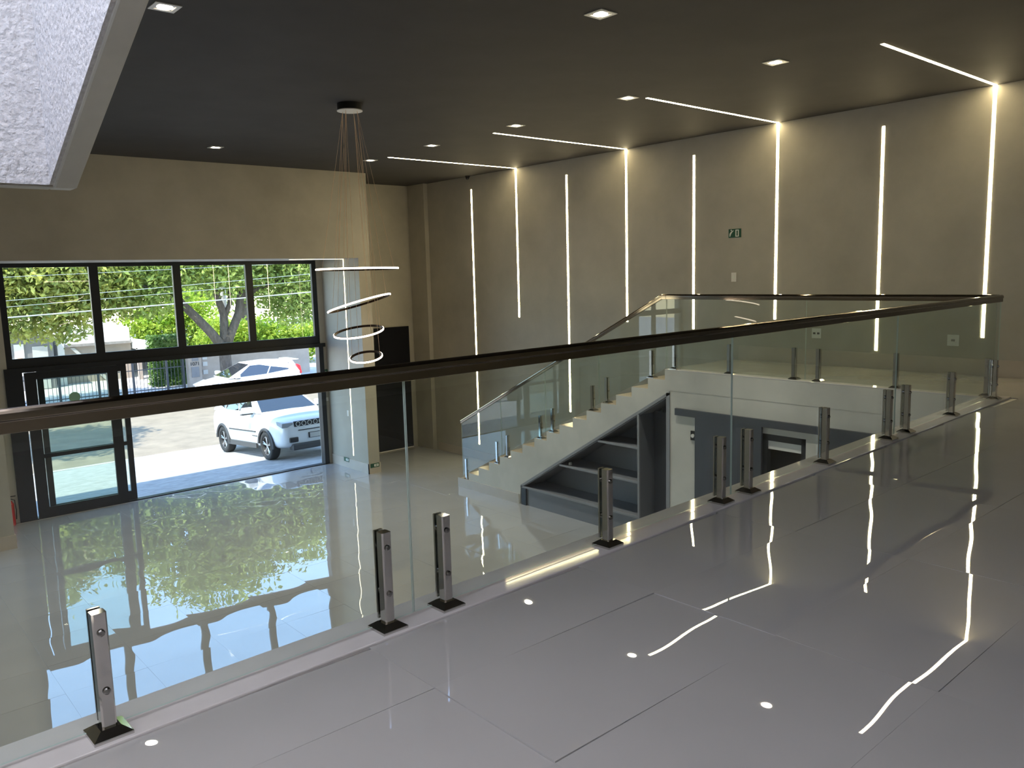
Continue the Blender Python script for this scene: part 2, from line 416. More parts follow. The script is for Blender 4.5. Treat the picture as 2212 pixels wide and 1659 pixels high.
MB().box(XS-0.075, XS-0.045, 5.36, 5.39, 1.0, 1.32).build('handle', chrome, d6)
# dark doorway between the leaves
dw = struct('door_6', MB().box(XS+0.02, XS+0.12, 6.34, 6.42, 0, 2.16).box(XS+0.02, XS+0.12, 5.72, 5.80, 0, 2.16).box(XS+0.02, XS+0.12, 5.72, 6.42, 2.06, 2.16), frame_m)
box('transom_light', white_p, XS+0.05, XS+0.07, 5.80, 6.34, 1.93, 2.06, dw)
box('leaf', brown_m, XS+0.60, XS+0.64, 5.3, 6.9, 0, 2.1, dw)
struct('wall_store_room', MB().box(XS+0.14, XW, 8.0, 8.1, 0, 2.64).box(XS+0.14, XW, 3.4, 3.5, 0, 2.64), brown_m)
# hook / lock plate at the door edge
lk = thing('lock_plate', 'small black lock plate with white knob beside the grey sliding door', 'lock', (XS-0.006, 7.63, 1.96))
MB().box(-0.012, 0, -0.05, 0.05, -0.075, 0.075).build('plate', black_p, lk); MB().tube([(-0.012, 0, 0), (-0.035, 0, 0)], 0.03, 12).build('knob', white_p, lk)

# ================================================================== STAIRCASE
NS, RZ, TY_, Y0 = 17, MZ/17, 0.353, 13.85
stair = thing('staircase', 'straight staircase of pale cement climbing along the wall with light lines', 'staircase', (0, 0, 0))
prof = [(Y0, 0)]
for k in range(1, NS):
    prof += [(Y0-(k-1)*TY_, k*RZ), (Y0-k*TY_, k*RZ)]
prof += [(Y0-(NS-1)*TY_, MZ-0.012), (8.1, MZ-0.012), (8.1, 2.62), (11.80, 0.39), (11.85, 0)]
MB().prism(prof, 'x', XS, XS+0.13).build('stringer', cement2, stair)
for k in range(1, NS):
    y1, y0 = Y0-(k-1)*TY_, Y0-k*TY_
    s = MB().box(XS+0.13, XW-0.004, y0-0.02, y1, max(0, k*RZ-0.22), k*RZ-0.02).build('step', cement2, stair)
    box('tread', tread_m, XS+0.002, XW-0.004, y0, y1+0.012, k*RZ-0.02, k*RZ+0.002, s, bevel=0.003)
box('skirting', skirt_m, XS-0.014, XS, 11.86, Y0+0.012, 0, 0.2, stair)

# ================================================================== CABINET UNDER THE STAIR
cab = thing('under_stair_cabinet', 'graphite open shelf cabinet filling the triangle beneath the staircase', 'cabinet', (0, 0, 0))
cx0, cx1 = XS+0.012, XS+0.55
def ztop(y): return 0.39+(11.80-y)*(2.62-0.39)/(11.80-8.1)
MB().prism([(11.80, 0.385), (8.1, 2.612), (8.1, 2.55), (11.80, 0.325)], 'x', cx0, cx1).build('sloped_top', cab_m, cab)
MB().prism([(11.80, 0.40), (8.1, 2.63), (8.1, 2.575), (11.80, 0.345)], 'x', XS-0.012, XS+0.012).build('edge_trim', cab_edge, cab)
MB().prism([(11.80, 0.03), (11.80, 0.38), (8.17, 2.56), (8.17, 0.03)], 'x', cx1, cx1+0.02).build('back_panel', cab_m, cab)
for zsh in (1.0, 1.60):
    ye = 11.80-(zsh-0.36)/((2.62-0.39)/(11.80-8.1))
    s = box('shelf', cab_m, cx0+0.02, cx1, 8.78, ye-0.02, zsh-0.03, zsh, cab)
    box('edge', cab_edge, cx0-0.012, cx0+0.02, 8.78, ye-0.04, zsh-0.035, zsh+0.002, s)
s = box('shelf', cab_m, cx0, cx1, 8.78, 11.78, 0.355, 0.385, cab)
box('edge', cab_edge, XS-0.012, XS+0.012, 8.78, 11.80, 0.352, 0.39, s)
box('plinth', cab_m, XS+0.03, XS+0.05, 8.78, 11.66, 0.0, 0.352, cab)
box('plinth_end', frame_m, XS+0.0, XS+0.05, 11.66, 11.80, 0.0, 0.352, cab)
s = box('divider', cab_m, cx0+0.01, cx1, 8.745, 8.78, 0.0, ztop(8.76)-0.05, cab)
box('edge', cab_edge, XS-0.012, cx0+0.01, 8.742, 8.783, 0, ztop(8.76)-0.05, s)
box('side_panel', cab_m, XS+0.38, cx1, 8.55, 8.57, 0.0, ztop(8.6)-0.05, cab)
box('door', slate, XS+0.34, XS+0.37, 8.30, 8.70, 0.02, ztop(8.72)-0.06, cab)
box('jamb', cab_edge, XS-0.012, XS+0.03, 8.10, 8.17, 0.0, 2.60, cab)
# small things left on the shelves
o = MB().tube([(XS+0.1, 10.5, 1.001), (XS+0.1, 10.5, 1.05)], [0.035, 0.028], 12).build('white_item', white_p)  # unidentified small white item, plain tapered cylinder
tag(o, 'small white cup on the middle cabinet shelf under the stairs', 'item')

# ================================================================== GLASS RAILINGS
RT = Z0-0.385; RBOT = Z0-0.475     # handrail top / bottom
def post_parts():
    p = MB().prism([(-0.025, -0.019), (-0.019, -0.025), (0.019, -0.025), (0.025, -0.019), (0.025, 0.019), (0.019, 0.025), (-0.019, 0.025), (-0.025, 0.019)], 'z', 0.03, 0.455)
    return p
post_me = post_parts().mesh('post'); post_me.materials.append(chrome)
bpv = MB()
def frustum(mb, a, z0, b, z1):
    base = len(mb.v)
    mb.v += [(-a, -a, z0), (a, -a, z0), (a, a, z0), (-a, a, z0), (-b, -b, z1), (b, -b, z1), (b, b, z1), (-b, b, z1)]
    mb.f += [tuple(base+i for i in q) for q in ((3, 2, 1, 0), (4, 5, 6, 7), (0, 1, 5, 4), (1, 2, 6, 5), (2, 3, 7, 6), (3, 0, 4, 7))]
frustum(bpv, 0.066, 0.0, 0.066, 0.012); frustum(bpv, 0.066, 0.012, 0.034, 0.034)
plate_me = bpv.mesh('base_plate'); plate_me.materials.append(chrome)
bolt_me = MB().tube([(0, -0.023, 0), (0, -0.031, 0), (0, -0.034, 0)], [0.013, 0.013, 0.009], 16).mesh('bolt'); bolt_me.materials.append(boltm)
back_me = MB().box(-0.022, 0.022, 0.041, 0.052, 0.04, 0.455).mesh('clamp_plate'); back_me.materials.append(chrome)
pad_me = MB().tube([(0, 0.024, 0), (0, 0.046, 0)], 0.017, 12).mesh('spacer'); pad_me.materials.append(boltm)
def add_post(parent, x, y, z, rot):
    o = link('post', post_me, None, parent); o.location = (x, y, z); o.rotation_euler = (0, 0, rot)
    c = link('base_plate', plate_me, None, o)
    for bz in (0.17, 0.385):
        b = link('bolt', bolt_me, None, o); b.location = (0, 0, bz)
        s = link('spacer', pad_me, None, o); s.location = (0, 0, bz)
    c = link('clamp_plate', back_me, None, o); c.location = (0, 0, 0)
    return o
def rail_profile():
    pts = []
    for k in range(0, 9):
        t = PI*k/8; pts.append((0.026*math.cos(t), 0.058+0.024*math.sin(t)))
    pts += [(-0.026, 0.045), (-0.020, 0.040), (-0.020, 0.0), (0.020, 0.0), (0.020, 0.040), (0.026, 0.045)]
    return pts
def sweep(a, b, prof):
    a, b = Vector(a), Vector(b); d = (b-a).normalized(); side = Vector((d.y, -d.x, 0)).normalized()
    m = MB(); n = len(prof)
    for p in (a, b):
        for s, z in prof: m.v.append(tuple(p+side*s+Vector((0, 0, z))))
    m.f.append(tuple(range(n))[::-1]); m.f.append(tuple(range(n, 2*n)))
    for i in range(n):
        j = (i+1) % n; m.f.append((i, j, n+j, n+i))
    return m
glass_edge = pmat('glass_edge', (0.42, 0.50, 0.46), 0.15, ior=1.5)
def edged(o):
    me = o.data; me.materials.append(glass_edge)
    big = max(me.polygons, key=lambda p: p.area).normal.copy()
    for p in me.polygons:
        if abs(p.normal.dot(big)) < 0.5: p.material_index = 1
    return o
GO = 0.033
ang = math.atan(0.0317)
fr = thing('balcony_railing', 'long glass railing along the mezzanine edge with dark steel posts and handrail', 'railing', (0, 0, 0))
sweep((-2.9, ry(-2.9)+GO, RBOT+0.005), (XS+0.03, ry(XS)+GO, RBOT+0.005), rail_profile()).build('handrail', rail_m, fr, smooth=False, bevel=0.002)
for px in (-2.2, -0.95, -0.55, 0.666, 1.864, 2.204, 3.409, 4.603, 4.95, 6.116, 7.35, 7.76, 8.938, 10.30):
    add_post(fr, px, ry(px), MZ+0.012, ang)
for a, b in ((-2.9, -0.729), (-0.721, 2.028), (2.036, 4.771), (4.779, 7.551), (7.559, XS+0.03)):
    m = MB().prism([(a, ry(a)+GO-0.005), (b, ry(b)+GO-0.005), (b, ry(b)+GO+0.005), (a, ry(a)+GO+0.005)], 'z', MZ+0.025, RBOT+0.006)
    edged(m.build('glass_panel', glass_r, fr))
# landing railing
XP, XG = XS+0.085, XS+0.052
lr = thing('landing_railing', 'level glass railing along the landing edge beside the top of the stairs', 'railing', (0, 0, 0))
sweep((XG, ry(XS)+GO+0.03, RBOT+0.005), (XG, 8.208, RBOT+0.005), rail_profile()).build('handrail', rail_m, lr, bevel=0.002)
for py in (3.47, 4.54, 5.60, 5.965, 7.03, 8.06): add_post(lr, XP, py, MZ+0.006, PI/2)
for a, b in ((3.40, 5.781), (5.789, 8.20)):
    edged(box('glass_panel', glass_r, XG-0.006, XG+0.006, a, b, MZ+0.02, RBOT+0.006, lr))
# stair railing
sr = thing('stair_railing', 'sloping glass railing on the stair side with short chrome posts', 'railing', (0, 0, 0))
SL = RZ/TY_
def zr(y): return RBOT+0.005-(y-8.30)*SL
hm = sweep((XG, 8.30, zr(8.30)), (XG, 13.76, zr(13.76)), rail_profile()); hl = sweep((XG, 8.212, RBOT+0.005), (XG, 8.30, RBOT+0.005), rail_profile())
nb_ = len(hm.v); hm.v += hl.v; hm.f += [tuple(i+nb_ for i in f) for f in hl.f]
hm.build('handrail', rail_m, sr, bevel=0.002)
for py, k in ((13.63, 1), (12.58, 4), (12.25, 5), (11.257, 8), (10.918, 9), (9.875, 12), (9.527, 13), (8.53, 16)):
    add_post(sr, XP, py, k*RZ+0.003, PI/2)
def zb(y): return RZ+0.02+(Y0-y)*SL
for a, b in ((8.215, 9.696), (9.704, 11.086), (11.094, 12.416), (12.424, 13.75)):
    edged(MB().prism([(a, zb(a)), (b, zb(b)), (b, zr(b)+0.001), (a, zr(a)+0.001)], 'x', XG-0.006, XG+0.006).build('glass_panel', glass_r, sr))

# ================================================================== LIGHT LINES
def ledL(y, zbot, label):
    t = thing('led_light_line', label, 'led light', (0, y, 0), 0, 'angled light lines running from wall to ceiling')
    box('wall_run', led_m, XW-0.003, XW-0.0005, -0.021, 0.021, zbot, CZ-0.003, t)
    box('ceiling_run', led_m, 9.05, XW-0.003, -0.021, 0.021, CZ-0.003, CZ-0.0005, t)
def ledS(y, zbot, label):
    o = box('led_light_line', led_m, XW-0.003, XW-0.0005, y-0.021, y+0.021, zbot, 6.61)
    tag(o, label, 'led light', 'straight light lines on the wall')
ledL(4.18, 3.52, 'L shaped LED line on wall and ceiling, farthest from the street windows')
ledL(7.41, 3.70, 'L shaped LED line beside the green exit sign, running onto the ceiling')
ledL(10.68, 3.57, 'L shaped LED line above the middle of the stair flight')
ledL(13.92, 3.59, 'L shaped LED line on wall and ceiling, nearest the street windows')
ledS(5.67, 3.26, 'straight LED wall line above the landing with the socket plates')
ledS(9.08, 3.48, 'straight LED wall line meeting the handrail at the stair top')
ledS(12.32, 1.56, 'straight LED wall line reaching down to the middle steps')
ledS(15.54, 0.38, 'straight LED wall line past the foot of the stairs, almost to the floor')
t = thing('led_light_line', 'thin LED line on the window reveal turning onto the soffit', 'led light', (0, 16.95, 0))
box('wall_run', led_r, 9.6445, 9.6495, -0.011, 0.011, 0.34, 5.024, t)
box('ceiling_run', led_r, 8.3, 9.6445, -0.011, 0.011, 5.024, 5.0295, t)

# ================================================================== DOWNLIGHTS
dl = thing('downlight', 'square white recessed downlight', 'downlight', (0, 0, 0))
MB().box(-0.11, 0.11, -0.11, -0.075, -0.008, 0).box(-0.11, 0.11, 0.075, 0.11, -0.008, 0).box(-0.11, -0.075, -0.075, 0.075, -0.008, 0).box(0.075, 0.11, -0.075, 0.075, -0.008, 0).build('trim', white_p, dl)
MB().tube([(0, 0, -0.006), (0, 0, -0.001)], 0.066, 24).build('lamp', lamp_e, dl)
MB().box(-0.075, 0.075, -0.075, 0.075, -0.003, -0.0005).build('reflector', rim_m, dl)
DL = [((5.82, 5.30), 'square downlight in the dark ceiling, alone in its row beyond the chandelier row'),
      ((8.78, 5.29), 'square downlight near the L shaped light line farthest from the windows'),
      ((8.82, 7.55), 'square downlight beside the light line that passes the exit sign'),
      ((8.90, 9.95), 'square downlight level with the chandelier canopy'),
      ((8.92, 12.27), 'square downlight between the two light lines nearest the windows'),
      ((8.96, 14.44), 'square downlight close to the window bulkhead, beside the last light line'),
      ((5.80, 14.42), 'lone square downlight before the middle of the window bulkhead'),
      ((2.63, 7.41), 'square white downlight right beside the stucco light well'),
      ((2.68, 9.93), 'square downlight hidden behind the stucco light well'),
      ((2.68, 12.27), 'square downlight behind the light well toward the windows'),
      ((2.68, 14.43), 'square downlight behind the light well, close to the window bulkhead')]
for i, ((x, y), lab) in enumerate(DL):
    o = dl if i == 0 else dup(dl, (x, y, CZ))
    o.location = (x, y, CZ-0.0005); o['label'] = lab; o['group'] = 'square recessed downlights'
    ld = bpy.data.lights.new('downlight_spot', 'SPOT'); ld.energy = 130; ld.color = (1, 0.92, 0.80); ld.spot_size = math.radians(72); ld.spot_blend = 0.6; ld.shadow_soft_size = 0.06
    lo = bpy.data.objects.new('downlight_spot', ld); COL.objects.link(lo); lo.parent = o; lo.location = (0, 0, -0.03)

# ================================================================== CHANDELIER
ch = thing('chandelier', 'ring chandelier of four tilted glowing hoops on long copper wires', 'chandelier', (5.90, 9.97, CZ))
MB().tube([(0, 0, -0.09), (0, 0, 0)], 0.165, 40).build('canopy', black_p, ch)
MB().tube([(0, 0, -0.10), (0, 0, -0.09)], 0.172, 40).build('canopy_cover', white_p, ch)
fwd = Vector((0.651, 0.747, 0)).normalized(); rgt = Vector((0.751, -0.659, 0)).normalized()
rings = [((5.874, 9.94, 0.125), 0.56, 0.0, -0.5), ((5.842, 9.883, -0.347), 0.445, 15.5, -2.5), ((5.794, 9.854, -0.741), 0.34, 5, 10), ((5.833, 9.757, -1.088), 0.22, 3, 15)]
for c, r, roll, tiltd in rings:
    cc = Vector(c)+Vector((0, 0, Z0))-ch.location
    # roll about the viewing direction raises the far right side; tilt lifts the back edge
    rot = Matrix.Rotation(-math.radians(roll), 3, fwd) @ Matrix.Rotation(math.radians(tiltd), 3, rgt)
    hgt = 0.015
    rg = MB().ring((0, 0, 0), [(r-0.014, -hgt), (r, -hgt), (r, hgt), (r-0.014, hgt)], 64, rot).build('ring', bronze, ch)
    rg.location = cc
    MB().ring((0, 0, 0), [(r, -hgt+0.003), (r+0.009, -hgt+0.006), (r+0.009, hgt-0.006), (r, hgt-0.003)], 64, rot).build('diffuser', ring_e, rg)
    for k in range(4):
        a = 2*PI*(k+0.35)/4
        p1 = rot @ Vector(((r-0.007)*math.cos(a), (r-0.007)*math.sin(a), hgt))
        p0 = Vector((0.11*math.cos(a), 0.11*math.sin(a), -0.1))-cc
        MB().tube([p0, p1], 0.0022, 5).build('wire', copperwire, rg)

# ================================================================== SIGNS, SWITCHES, SMALL FITTINGS
ex = thing('exit_sign', 'green emergency exit sign with running figure and door on the wall', 'sign', (XW-0.001, 8.21, 5.18))
RW = (PI/2, 0, -PI/2)      # lies on the right wall facing -x
MB().box(-0.006, 0, -0.125, 0.125, -0.075, 0.075).build('board', green_s, ex)
MB().box(-0.0075, -0.006, -0.085, -0.015, -0.06, 0.06).build('door_symbol', white_s, ex)
MB().prism([(-0.062, -0.045), (-0.036, -0.045), (-0.036, 0.045), (-0.062, 0.045)], 'x', -0.0085, -0.0075).build('door_opening', green_s, ex)
fg = MB().prism([(0.105, -0.055), (0.09, -0.055), (0.072, -0.01), (0.045, 0.025), (0.02, 0.045), (0.03, 0.052), (0.062, 0.035), (0.085, 0.02), (0.105, -0.005)], 'x', -0.0075, -0.006)
fg.prism([(0.07+0.013*math.cos(a*PI/4), 0.052+0.013*math.sin(a*PI/4)) for a in range(8)], 'x', -0.0075, -0.006).build('running_figure', white_s, ex)
sa = thing('exit_sign', 'small dark green sign reading SAIDA beside the glass front', 'sign', (9.575, YG-0.051, 2.30))
MB().box(-0.13, 0.13, -0.012, 0, -0.065, 0.065).build('board', green_s, sa)
text('lettering', 'SAÍDA', 0.085, white_s, sa, (0, -0.013, -0.01), (PI/2, 0, 0))
for nm, loc, rot, lab in (('low_exit_sign', (9.631, 17.27, 0.20), -PI/2, 'tiny green and white escape sign on the skirting of the window reveal'),
                          ('low_exit_sign', (9.80, YF-0.019, 0.19), 0, 'tiny green and white escape sign on the skirting of the pier front')):
    t = thing(nm, lab, 'sign', loc, rot)
    MB().box(-0.12, 0.12, -0.006, 0, -0.05, 0.05).build('board', green_s, t)
    MB().box(-0.02, 0.10, -0.0072, -0.006, -0.028, 0.028).build('arrow_field', white_s, t)
    MB().prism([(0.01, 0), (0.04, 0.02), (0.04, 0.006), (0.08, 0.006), (0.08, -0.006), (0.04, -0.006), (0.04, -0.02)], 'y', -0.0082, -0.0072).build('arrow', green_s, t)
def plate(loc, rotz, wd, hg, lab, cat, keys, name):
    t = thing(name, lab, cat, loc, rotz)
    MB().box(-wd/2, wd/2, -0.010, 0, -hg/2, hg/2).build('cover', white_p, t, bevel=0.003)
    for kx, kz, kw, kh, mt in keys: MB().box(kx-kw/2, kx+kw/2, -0.014, -0.010, kz-kh/2, kz+kh/2).build('key' if cat == 'switch' else 'socket', mt, t)
R_ = -PI/2
plate((XW, 8.22, 4.42), R_, 0.10, 0.16, 'white light switch on the wall below the green exit sign', 'switch', [(0, 0, 0.035, 0.06, white_s)], 'light_switch')
plate((XW, 6.65, 3.49), R_, 0.16, 0.16, 'white double socket plate low on the landing wall', 'socket', [(-0.035, 0, 0.04, 0.03, black_p), (0.035, 0, 0.04, 0.03, black_p)], 'wall_socket')
plate((XW, 4.56, 3.467), R_, 0.16, 0.16, 'white socket plate on the wall beside the end LED line', 'socket', [(0, 0, 0.05, 0.03, grey_w)], 'wall_socket')
plate((9.65, 17.1, 1.36), R_, 0.08, 0.14, 'white light switch on the window reveal beside its LED line', 'switch', [(0, 0, 0.03, 0.05, white_s)], 'light_switch')
plate((9.60, YG-0.05, 1.62), 0, 0.06, 0.09, 'small white button plate on the strip beside the door frame', 'switch', [(0, 0, 0.02, 0.03, white_s)], 'light_switch')
sc = thing('security_camera', 'small black dome camera where wall meets dark ceiling', 'camera', (XW-0.09, 15.56, CZ))
MB().tube([(0, 0, -0.03), (0, 0, 0)], 0.055, 20).build('mount', black_p, sc)
MB().tube([(0, 0, -0.085), (0, 0, -0.07), (0, 0, -0.045), (0, 0, -0.03)], [0.012, 0.034, 0.045, 0.046], 20).build('dome', blackglass, sc, smooth=True)
fe = thing('fire_extinguisher', 'red fire extinguisher standing behind the left pier', 'fire extinguisher', (2.63, YG-0.16, 0))
MB().tube([(0, 0, 0.0), (0, 0, 0.02), (0, 0, 0.42), (0, 0, 0.48), (0, 0, 0.50)], [0.078, 0.082, 0.082, 0.05, 0.025], 20).build('cylinder', red_m, fe)
MB().tube([(0, 0, 0.50), (0, 0, 0.56)], 0.022, 12).build('valve', black_p, fe)
MB().box(-0.01, 0.12, -0.012, 0.012, 0.56, 0.575).build('lever', black_p, fe)
MB().tube([(0.02, -0.02, 0.53), (0.09, -0.05, 0.5), (0.1, -0.06, 0.3), (0.09, -0.05, 0.12)], 0.011, 8).build('hose', black_p, fe)

# ================================================================== OUTDOORS : GROUND
def gz(y):
    if y < 25.2: return -0.06-0.075*(y-18.2)
    if y < 36.3: return -0.585-0.10*(1-abs((y-30.7)/5.6))*-1*0.3-0.06
    return -0.55
GL, GR = -45.0, 70.0
gp = MB().prism([(18.3, gz(18.2)), (25.2, gz(25.19)), (25.2, -1.5), (18.3, -1.5)], 'x', GL, GR)
struct('ground_forecourt', gp, paver)
struct('ground_kerb', MB().box(GL, GR, 25.2, 25.36, -1.5, gz(25.19)+0.01), conc_w)
struct('ground_street', MB().box(GL, GR, 25.36, 36.3, -1.5, -0.66), asphalt)
struct('ground_far_kerb', MB().box(GL, GR, 36.3, 36.46, -1.5, -0.53), conc_w)
struct('ground_far_pavement', MB().box(GL, GR, 36.46, 40.0, -1.5, -0.55), conc_w)
struct('ground_far_yard', MB().prism([(40.0, -0.55), (46.0, -0.22), (95, -0.1), (95, -1.5), (40, -1.5)], 'x', GL, GR), conc_w)
struct('ground_neighbour', MB().box(GL, XL-0.31, -20, 18.3, -1.5, -0.06), conc_w)

# ================================================================== OUTDOORS : HOUSES AND FENCE
hs = thing('garage_house', 'grey garage with low gable roof across the street', 'house', (0, 44.0, 0))
MB().prism([(5.2, -0.4), (9.0, -0.4), (9.0, 2.1), (7.4, 2.45), (5.2, 2.0)], 'y', 0, 4).build('wall', grey_w, hs)
MB().prism([(4.9, 2.0), (7.4, 2.55), (9.2, 2.15), (9.2, 2.25), (7.4, 2.68), (4.9, 2.12)], 'y', -0.3, 4.2).build('roof', rooft, hs)
box('garage_door', conc_w, 8.1, 8.75, -0.05, 0, -0.3, 1.75, hs)
box('sign_panel', white_w, 7.35, 7.75, -0.06, 0, 0.4, 1.9, hs)
box('sign_mark', pmat('orange_sign', (0.6, 0.22, 0.03), 0.5), 7.45, 7.66, -0.07, -0.06, 0.9, 1.25, hs)
hs = thing('white_house', 'white rendered house with plain gable behind the steel fence', 'house', (0, 45.0, 0))
MB().prism([(9.35, -0.4), (12.8, -0.4), (12.8, 2.35), (12.0, 2.65), (9.35, 2.1)], 'y', 0, 6).build('wall', white_w, hs)
box('column', white_w, 9.30, 9.60, -0.4, 0.0, -0.4, 1.95, hs)
box('side_wall', beige_w, 9.62, 12.78, -0.12, 0, -0.4, 1.55, hs)
MB().box(9.35, 12.8, -0.25, 0.05, 1.55, 1.68).build('ledge', rooft, hs)
MB().prism([(9.9, 1.5), (10.1, 1.5), (11.7, -0.35), (11.5, -0.35)], 'y', -0.2, -0.12).build('sloped_canopy', conc_w, hs)  # pale diagonal strip for the line of a sloped canopy
hs = thing('carport', 'white flat roofed carport with dark opening next to the hedge', 'carport', (0, 44.2, 0))
MB().prism([(12.85, 1.25), (12.85, 1.75), (15.3, 1.3), (15.3, 1.0)], 'y', -0.4, 3.3).build('roof', white_w, hs)
box('back_wall', grey_w, 12.9, 15.2, 3.0, 3.2, -0.4, 1.2, hs)
box('post', white_w, 13.75, 14.4, -0.2, 0.1, -0.4, 1.2, hs)
box('post', beige_w, 12.85, 13.02, -0.2, 0.1, -0.4, 1.3, hs)
bw = thing('boundary_wall', 'long beige garden wall behind the parked hatchback', 'wall', (0, 41.0, 0))
box('wall_panel', beige_w, 16.1, 20.9, 0, 0.2, -0.6, 1.25, bw); box('coping', conc_w, 16.0, 21.0, -0.05, 0.25, 1.25, 1.33, bw)
wb = thing('white_boundary_wall', 'bright white wall past the end of the beige garden wall', 'wall', (0, 47, 0))
box('wall_panel', white_w, 23.0, 40, 0, 0.3, -0.6, 2.0, wb); box('coping', conc_w, 22.9, 40, -0.06, 0.36, 2.0, 2.08, wb)
gpil = thing('gate_pillar', 'beige gate pillar with house number 1071 and dark letter box', 'pillar', (0, 39.55, 0))
box('pillar', beige_w, 13.82, 14.42, 0, 0.45, -0.6, 1.12, gpil)
box('letter_box', grey_w, 13.92, 14.28, -0.03, 0, 0.02, 0.52, gpil); box('intercom', grey_w, 13.98, 14.28, -0.03, 0, 0.80, 0.98, gpil)
text('house_number', '1071', 0.24, frame_m, gpil, (14.10, -0.012, 0.66), (PI/2, 0, 0), 0.008)
mb_ = thing('meter_cabinet', 'beige electricity meter cabinet between gate pillar and tree', 'cabinet', (0, 39.75, 0))
box('cabinet', beige_w, 14.45, 15.9, 0, 0.3, -0.6, 1.15, mb_); 
for zz in (0.82, 0.5, 0.1): box('meter', conc_w, 14.55, 14.78, -0.03, 0, zz, zz+0.2, mb_)
fc = thing('steel_fence', 'dark steel bar fence along the far pavement', 'fence', (0, 39.9, 0))
for px_ in (5.0, 8.25, 9.85, 11.35, 12.88, 13.66):
    box('post', fence_m, px_-0.045, px_+0.045, -0.05, 0.05, -0.6, 1.35, fc)
for zz in (-0.42, 0.55, 1.22): box('rail', fence_m, 3.0, 13.7, -0.02, 0.02, zz, zz+0.04, fc)
bar_me = MB().box(-0.009, 0.009, -0.009, 0.009, -0.5, 1.3).mesh('bar'); bar_me.materials.append(fence_m)
xb = 3.0
while xb < 13.65:
    o = link('bar', bar_me, None, fc); o.location = (xb, 0, 0); xb += 0.16
pole = thing('utility_pole', 'grey concrete utility pole behind the leaning tree branch', 'pole', (16.9, 42.6, 0))
MB().tube([(0, 0, -0.6), (0, 0, 4.5), (0, 0, 9.5)], [0.24, 0.20, 0.16], 16).build('shaft', conc_w, pole, smooth=True)
MB().box(-1.0, 1.0, -0.06, 0.06, 7.9, 8.02).build('crossarm', bark, pole)
for ic, (zl, zrr, rad, lab) in enumerate(((4.077, 4.857, 0.011, 'thin overhead cable, second from the top'), (3.857, 4.554, 0.009, 'thin overhead cable just above the thick bundle'),
                            (3.483, 4.033, 0.028, 'thick pale overhead cable bundle, lowest over the street'), (4.938, 5.376, 0.008, 'thin overhead cable, topmost over the street'))):
    m = (zrr-zl)/13.05
    pts = [(xx, 34.75-0.25*ic, zl+m*(xx-5.55)+0.00035*(xx-12)**2-0.012) for xx in range(-40, 66, 5)]
    o = MB().tube(pts, rad, 6).build('overhead_cable', wire_m); tag(o, lab, 'cable')

# ================================================================== OUTDOORS : TREES
def leaves(blobs, n, smin, smax, rng):
    tot = sum(b[3]*b[4]*b[5] for b in blobs)
    v = []; f = []
    for (cx, cy, cz, rx, ry_, rz) in blobs:
        k = int(n*rx*ry_*rz/tot)
        for _ in range(k):
            u = rng.uniform(-1, 1); t = rng.uniform(0, 2*PI); q = math.sqrt(1-u*u)
            rr = rng.random()**0.45*(1+0.12*rng.gauss(0, 1))
            p = Vector((cx+rx*rr*q*math.cos(t), cy+ry_*rr*q*math.sin(t), cz+rz*rr*u))
            s = rng.uniform(smin, smax)
            d = Vector((rng.gauss(0, 1), rng.gauss(0, 1), rng.gauss(-0.5, 0.7))).normalized()
            e = d.cross(Vector((rng.gauss(0, 1), rng.gauss(0, 1), rng.gauss(0, 1)))).normalized()
            nn = d.cross(e)*s*0.12
            b = len(v)
            v += [tuple(p-d*s*0.5), tuple(p+e*s*0.24+nn), tuple(p+d*s*0.5), tuple(p-e*s*0.24+nn)]
            f.append((b, b+1, b+2)); f.append((b, b+2, b+3))
    me = bpy.data.meshes.new('leaves'); me.from_pydata(v, [], f)
    return me
def tree(name, label, base, trunk, branches, blobs, n, mat, smin=0.14, smax=0.34, seed=1, group=None):
    t = thing(name, label, 'tree', base, 0, group)
    rng = random.Random(seed)
    MB().tube(trunk[0], trunk[1], 14).build('trunk', bark, t, smooth=True)
    for pts, rd in branches: MB().tube(pts, rd, 10).build('branch', bark, t, smooth=True)
    o = link('foliage', leaves(blobs, n, smin, smax, rng), mat, t, 'stuff')
    return t
tb_ = (14.85, 37.6, -0.55)
